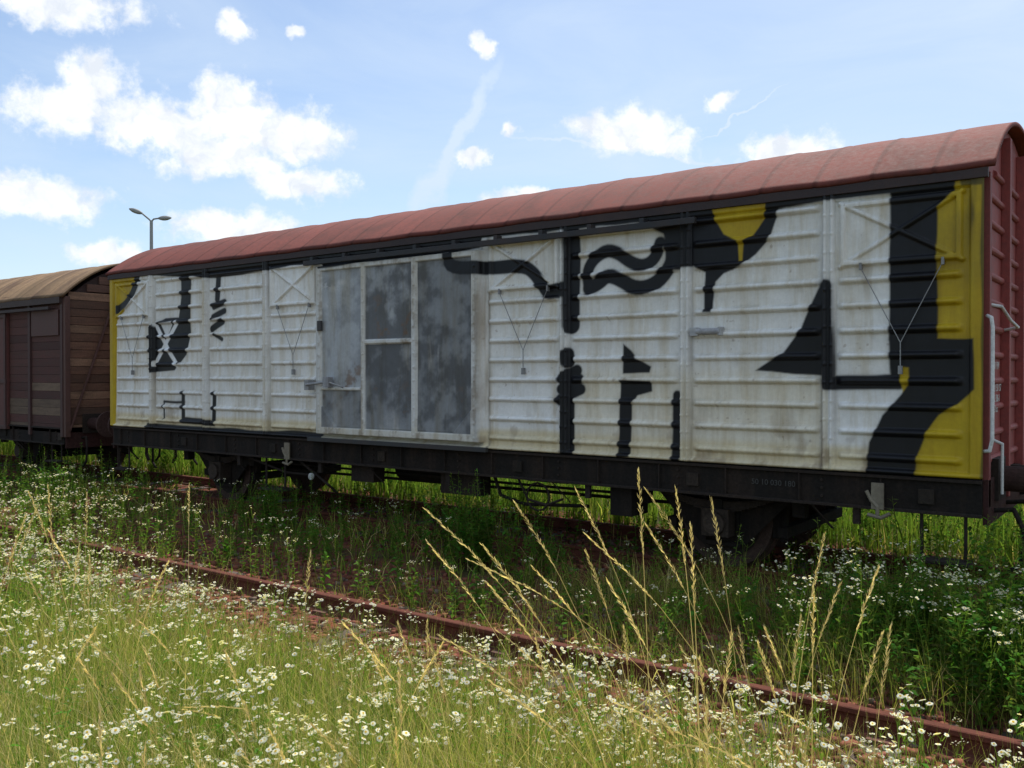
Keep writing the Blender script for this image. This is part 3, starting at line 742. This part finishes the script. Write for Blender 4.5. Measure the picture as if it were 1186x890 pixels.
fb=QB()
def tints(n,v=.25): return rng.uniform(1-v,1+v,(n,1))*np.ones((1,3))
def wtints(n): return np.clip(rng.uniform(.8,1.1,(n,1)),0,1.1)*np.ones((1,3))
def flowers(n,r0,r1,t0,t1,th,s0,s1,cap=1):
    x,y=polar(n,r0,r1,t0,t1); p,hf=keep(x,y); k=(vn(x,y,55,1.9)+rng.normal(0,.18,n)>th)&(rng.random(n)<p*cap)
    x,y,hf=x[k],y[k],hf[k]; idx=rng.integers(0,len(fl),len(x)); sc=rng.uniform(s0,s1,len(x))*np.clip(hf+.12,.3,1)
    for i in range(len(fl)):
        q=idx==i; fb.inst(fl[i],x[q],y[q],sc[q],wtints(q.sum()))
flowers(2100,2.6,7.5,-72,12,-.05,.75,1.2)
flowers(900,7.5,14,-72,5,.0,.8,1.1)
for cx,cy,nn,sp,sm_ in ((-1.3,6.2,22,.5,1),(-.6,6.6,34,.6,1),(-2.3,7.0,16,.5,1),(-.3,5.9,14,.4,1),(-7.5,5.9,20,.4,.7),(-9.3,5.8,36,.8,.9),(-12,6.2,60,1.1,1),(-9.6,4.4,50,.7,.9),
                    (-1.2,3.4,26,.35,.8),(-2.2,3.2,40,.5,.9),(-3.2,3.2,40,.5,.95),(-5.0,3.3,70,.6,.95),(-6.5,3.4,70,.6,.95),(-4.2,2.6,36,.5,1),(-7.8,3.9,50,.6,.85),(-8.5,3.3,40,.7,1),(-3.0,2.2,20,.4,1),(-10.8,5.1,50,.7,.9),(-4.0,4.0,20,.5,.5),(-5.6,5.8,12,.4,.6)):
    x=rng.normal(cx,sp,nn); y=rng.normal(cy,sp*.45,nn); idx=rng.integers(0,len(fl),nn)
    for i in range(len(fl)):
        q=idx==i; fb.inst(fl[i],x[q],y[q],rng.uniform(.7,1.05,q.sum())*sm_,wtints(q.sum()))
fb.build('white_wildflowers',M_leaf)

wb=QB()
def weeds(tpls,x,y,sc,v=.3):
    idx=rng.integers(0,len(tpls),len(x))
    for i in range(len(tpls)):
        q=idx==i; wb.inst(tpls[i],x[q],y[q],sc[q],tints(q.sum(),v))
n=900; x,y=polar(n,2.2,8,-72,15); p,_=keep(x,y); k=(y<3.2)|((rng.random(n)<p*.25)&(y>5.6)); weeds(wd,x[k],y[k],rng.uniform(.5,.9,k.sum()))
n=2400; x,y=polar(n,5.5,20,-74,10); k=(y>5.7)&(rng.random(n)<.7); weeds(low,x[k],y[k],rng.uniform(.6,1.5,k.sum()))
for cx,cy,nn,sp,s0,s1 in ((-1.3,6.9,70,.5,.6,1.0),(-.5,6.2,90,.6,.7,1.1),(-5.95,7.5,50,.35,.7,1.15),(-5.1,7.5,10,.25,.5,.7),(-7.2,7.6,18,.5,.5,.8),(-2.9,6.9,14,.5,.45,.7),
        (-9.6,7.6,44,.4,.5,.95),(-7.9,6.9,20,.4,.4,.75),(-16,7.4,120,1.5,.6,1.05),(-19,6.4,150,2.0,.6,1.0),(-13,7.0,50,.9,.4,.7),(.2,6.7,80,.7,.9,1.3),(-.8,7.3,50,.45,.9,1.2)):
    weeds(wd,rng.normal(cx,sp,nn),rng.normal(cy,sp*.5,nn),rng.uniform(s0,s1,nn))
n=3000; x=rng.uniform(-38,8,n); y=10.9+12*rng.random(n)**1.6; weeds(wd,x,y,rng.uniform(.75,1.35,n))
wb.build('green_weeds',M_leaf)

# tall dry grass with seed heads
db=QB()
def stalk(x,y,h,lean,ang):
    t=TP(); gold=np.array([.70,.57,.30])*random.uniform(.75,1.15); pts=[]
    d=np.array([math.cos(ang),math.sin(ang),0]); sdv=np.array([RH[0],RH[1],0])
    for q in np.linspace(0,1,11): pts.append(np.array([x,y,0])+d*lean*h*q**2+np.array([0,0,h*(q-.25*lean*q**3)]))
    ws=[.0022*(1-.65*q) for q in np.linspace(0,1,11)]
    t.strip(pts,ws,sdv,tuple(gold*.85)); t.strip(pts,ws,np.array([-sdv[1],sdv[0],0]),tuple(gold*.85))
    for k in range(56):
        q=.82+.18*(k/55); i=min(int(q*10),9); p=pts[i]+(pts[i+1]-pts[i])*(q*10-i); ax=(pts[i+1]-pts[i]); ax/=np.linalg.norm(ax)
        a=random.uniform(0,6.28); o=np.array([math.cos(a),math.sin(a),0]); sp=.010*math.sin(math.pi*min(1,(k+4)/62))+.002
        e=p+o*sp+ax*.02; t.strip([p,(p+e)/2+o*.001,e],[.0006,.0024,.0004],np.cross(ax,o),tuple(gold*random.uniform(.75,1.25)))
    for _ in range(2):
        q=random.uniform(.2,.6); i=int(q*10); a=random.uniform(0,6.28); t.leaf(pts[i],a,random.uniform(.5,1.1),random.uniform(.12,.25),.006,tuple(gold*np.array([.7,.8,.6])))
    v,f,c=t.arr(); db.put(v,f,c)
LEFT=math.atan2(-RH[1],-RH[0])
for _ in range(22):
    stalk(-1.42+random.gauss(0,.25),2.95+random.gauss(0,.25),random.uniform(1.15,1.78),abs(random.gauss(.28,.22)),LEFT+random.gauss(0,.7))
for _ in range(7): stalk(-1.1+random.gauss(0,.2),3.1+random.gauss(0,.2),random.uniform(1.2,1.65),random.uniform(.05,.25),LEFT+math.pi+random.gauss(0,.6))
for _ in range(24): stalk(-4.3+random.gauss(0,.7),2.1+random.gauss(0,.4),random.uniform(1.0,1.6),random.uniform(.05,.4),random.uniform(0,6.28))
for _ in range(90):
    r_=random.uniform(2.3,4.8); tt=math.radians(random.uniform(-70,5)); stalk(r_*math.sin(tt),min(3.6,r_*math.cos(tt)*.75+.2),random.uniform(.7,1.2),abs(random.gauss(.35,.3)),LEFT+random.gauss(0,1.0))
for cx,cy,nn in ((-2.7,1.75,320),(-2.2,2.4,240),(-3.5,1.7,260),(-1.9,2.1,280),(-1.5,2.7,160),(-3.0,2.6,120)):
    x=rng.normal(cx,.3,nn); y=rng.normal(cy,.24,nn); c=np.array([.70,.60,.30])*rng.uniform(.5,1.2,(nn,1))
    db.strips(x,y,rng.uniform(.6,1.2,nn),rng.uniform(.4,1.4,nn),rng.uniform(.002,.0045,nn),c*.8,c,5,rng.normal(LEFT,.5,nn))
db.build('tall_dry_grass',M_leaf)

# distant tree belt beyond the yard
tb=MB(); tq=QB()
for x in np.arange(-260,200,9.0):
    cx=x+random.uniform(-3,3); cy=random.uniform(120,150); hh=random.uniform(4.5,7.5)
    tb.cyl((cx,cy,0),(cx,cy,hh*.6),.22,(.06,.045,.03),.08,n=6)
    nn=220; u=rng.normal(0,1,(nn,3)); u/=np.linalg.norm(u,axis=1)[:,None]; rr=rng.random(nn)**.4
    P=u*rr[:,None]*np.array([3.4,3.0,hh*.36])+np.array([cx,cy,hh*.62])+rng.normal(0,.3,(nn,3))
    s_=rng.uniform(.25,.6,nn)[:,None]; a=rng.normal(0,1,(nn,3)); a/=np.linalg.norm(a,axis=1)[:,None]; b2=np.cross(a,rng.normal(0,1,(nn,3))); b2/=np.linalg.norm(b2,axis=1)[:,None]
    V=np.stack([P-a*s_,P+b2*s_,P+a*s_,P-b2*s_],1).reshape(-1,3); F=np.arange(nn*4).reshape(-1,4)
    tq.put(V,F,np.repeat(np.array([.05,.085,.02])*rng.uniform(.6,1.3,(nn,1)),4,0))
tr=empty('distant_trees'); tb.build('trunks',M_wood,tr); o=tq.build('crowns',M_leaf); o.parent=tr

# ================================================================ SKY + SUN
SE=math.radians(60); SA=math.radians(-20)   # azimuth from +Y toward +X
sv=Vector((math.sin(SA)*math.cos(SE),math.cos(SA)*math.cos(SE),math.sin(SE)))
sl=bpy.data.lights.new('sun','SUN'); sl.energy=5.0; sl.angle=math.radians(.5); sl.color=(1,.955,.88)
so=bpy.data.objects.new('sun',sl); scene.collection.objects.link(so); so.rotation_euler=(-sv).to_track_quat('-Z','Y').to_euler(); so.location=(0,0,30)
w=bpy.data.worlds.new('World'); scene.world=w; w.use_nodes=True; nt=w.node_tree; nd=nt.nodes; lk=nt.links; nd.clear()
sky=N(nd,'ShaderNodeTexSky'); sky.sky_type='NISHITA'; sky.sun_disc=False; sky.sun_elevation=SE; sky.sun_rotation=SA; sky.dust_density=.7; sky.ozone_density=2.0
tc=N(nd,'ShaderNodeTexCoord'); sep=N(nd,'ShaderNodeSeparateXYZ'); lk.new(tc.outputs['Generated'],sep.inputs[0])
az=mathn(nt,'ARCTAN2',sep.outputs['X'],sep.outputs['Y']); el=mathn(nt,'ARCSINE',sep.outputs['Z'])
cb=N(nd,'ShaderNodeCombineXYZ'); lk.new(az,cb.inputs[0]); lk.new(el,cb.inputs[1]); v0=cb.outputs[0]
wn=N(nd,'ShaderNodeTexNoise'); wn.inputs['Scale'].default_value=24; wn.inputs['Detail'].default_value=4; wn.inputs['Roughness'].default_value=.6; lk.new(v0,wn.inputs['Vector'])
ws_=N(nd,'ShaderNodeVectorMath',operation='SUBTRACT'); lk.new(wn.outputs['Color'],ws_.inputs[0]); ws_.inputs[1].default_value=(.5,.5,.5)
wm=N(nd,'ShaderNodeVectorMath',operation='MULTIPLY_ADD'); lk.new(ws_.outputs[0],wm.inputs[0]); wm.inputs[1].default_value=(.05,.035,0); lk.new(v0,wm.inputs[2])
vw=wm.outputs[0]
def azel(px,py):
    d=ray(px,py); return math.atan2(d[0],d[1]), math.atan2(d[2],math.hypot(d[0],d[1]))
def blob(px,py,rx,ry,rot=0,vec=vw):
    a,e=azel(px,py); a2,_=azel(px+rx,py); _,e2=azel(px,py-ry)
    mp=N(nd,'ShaderNodeMapping',vector_type='TEXTURE'); lk.new(vec,mp.inputs['Vector'])
    mp.inputs['Location'].default_value=(a,e,0); mp.inputs['Rotation'].default_value=(0,0,math.radians(rot)); mp.inputs['Scale'].default_value=(abs(a2-a),abs(e2-e),1)
    ln=N(nd,'ShaderNodeVectorMath',operation='LENGTH'); lk.new(mp.outputs[0],ln.inputs[0])
    return mathn(nt,'SUBTRACT',1.0,ln.outputs['Value'])
def union(bl):
    r_=bl[0]
    for q in bl[1:]: r_=mathn(nt,'MAXIMUM',r_,q)
    return r_
cum=union([blob(*q) for q in [(75,125,100,50),(105,95,65,50),(165,140,95,52),(205,148,115,46),(270,132,88,60),(335,158,95,50),(255,182,115,44),(345,214,100,28),
   (40,230,125,42),(268,267,115,34),(125,294,58,26),(725,152,95,42),(770,166,60,24),(908,172,84,34),(832,120,30,18),(560,55,24,20),(268,30,32,26),(345,42,18,13),(590,148,22,16),(548,184,30,14),(60,4,150,40),(610,226,60,16)]])
fn=noise(nt,v0,38,7,.62)
dens=mathn(nt,'ADD',cum,mathn(nt,'MULTIPLY',mathn(nt,'SUBTRACT',fn,.5),1.3))
mr=N(nd,'ShaderNodeMapRange',interpolation_type='SMOOTHSTEP'); lk.new(dens,mr.inputs['Value']); mr.inputs['From Min'].default_value=.14; mr.inputs['From Max'].default_value=.66
wis=union([blob(530,160,110,12,58),blob(500,215,60,18,58),blob(855,138,75,2.2,32),blob(725,175,160,3.5,-8)])
wd_=mathn(nt,'MULTIPLY',mathn(nt,'MULTIPLY',wis,1.6,clamp=True),.75)
mpz=N(nd,'ShaderNodeMapping'); lk.new(v0,mpz.inputs['Vector']); mpz.inputs['Scale'].default_value=(1,3.2,1); mpz.inputs['Rotation'].default_value=(0,0,.35)
cir=noise(nt,mpz.outputs[0],3.2,6,.6,.6)
cr=N(nd,'ShaderNodeMapRange'); lk.new(cir,cr.inputs['Value']); cr.inputs['From Min'].default_value=.35; cr.inputs['From Max'].default_value=.75; cr.inputs['To Min'].default_value=.08; cr.inputs['To Max'].default_value=.55
hz=mathn(nt,'MULTIPLY_ADD',az,.34,.34,clamp=True)
veil=mathn(nt,'ADD',mathn(nt,'MULTIPLY',wd_,.8),mathn(nt,'ADD',cr.outputs[0],hz))
veil=mathn(nt,'MINIMUM',veil,.92)
ccol=mixc(nt,ramp(nt,noise(nt,vw,24,5,.6),.40,.64),(7.6,7.7,7.8),(5.5,5.9,6.5))
c1=mixc(nt,veil,sky.outputs[0],(4.8,5.7,6.8)); c2=mixc(nt,mr.outputs[0],c1,ccol)
bg=N(nd,'ShaderNodeBackground'); lk.new(c2,bg.inputs[0]); bg.inputs[1].default_value=.15
wo=N(nd,'ShaderNodeOutputWorld'); lk.new(bg.outputs[0],wo.inputs[0])

# ================================================================ CAMERA
cd=bpy.data.cameras.new('camera'); cd.sensor_width=36; cd.lens=36*FPX/1186; cd.clip_start=.05; cd.clip_end=6000
co=bpy.data.objects.new('camera',cd); scene.collection.objects.link(co); co.location=(0,0,CAMZ); co.rotation_euler=(math.pi/2+PIT,0,YAW)
scene.camera=co
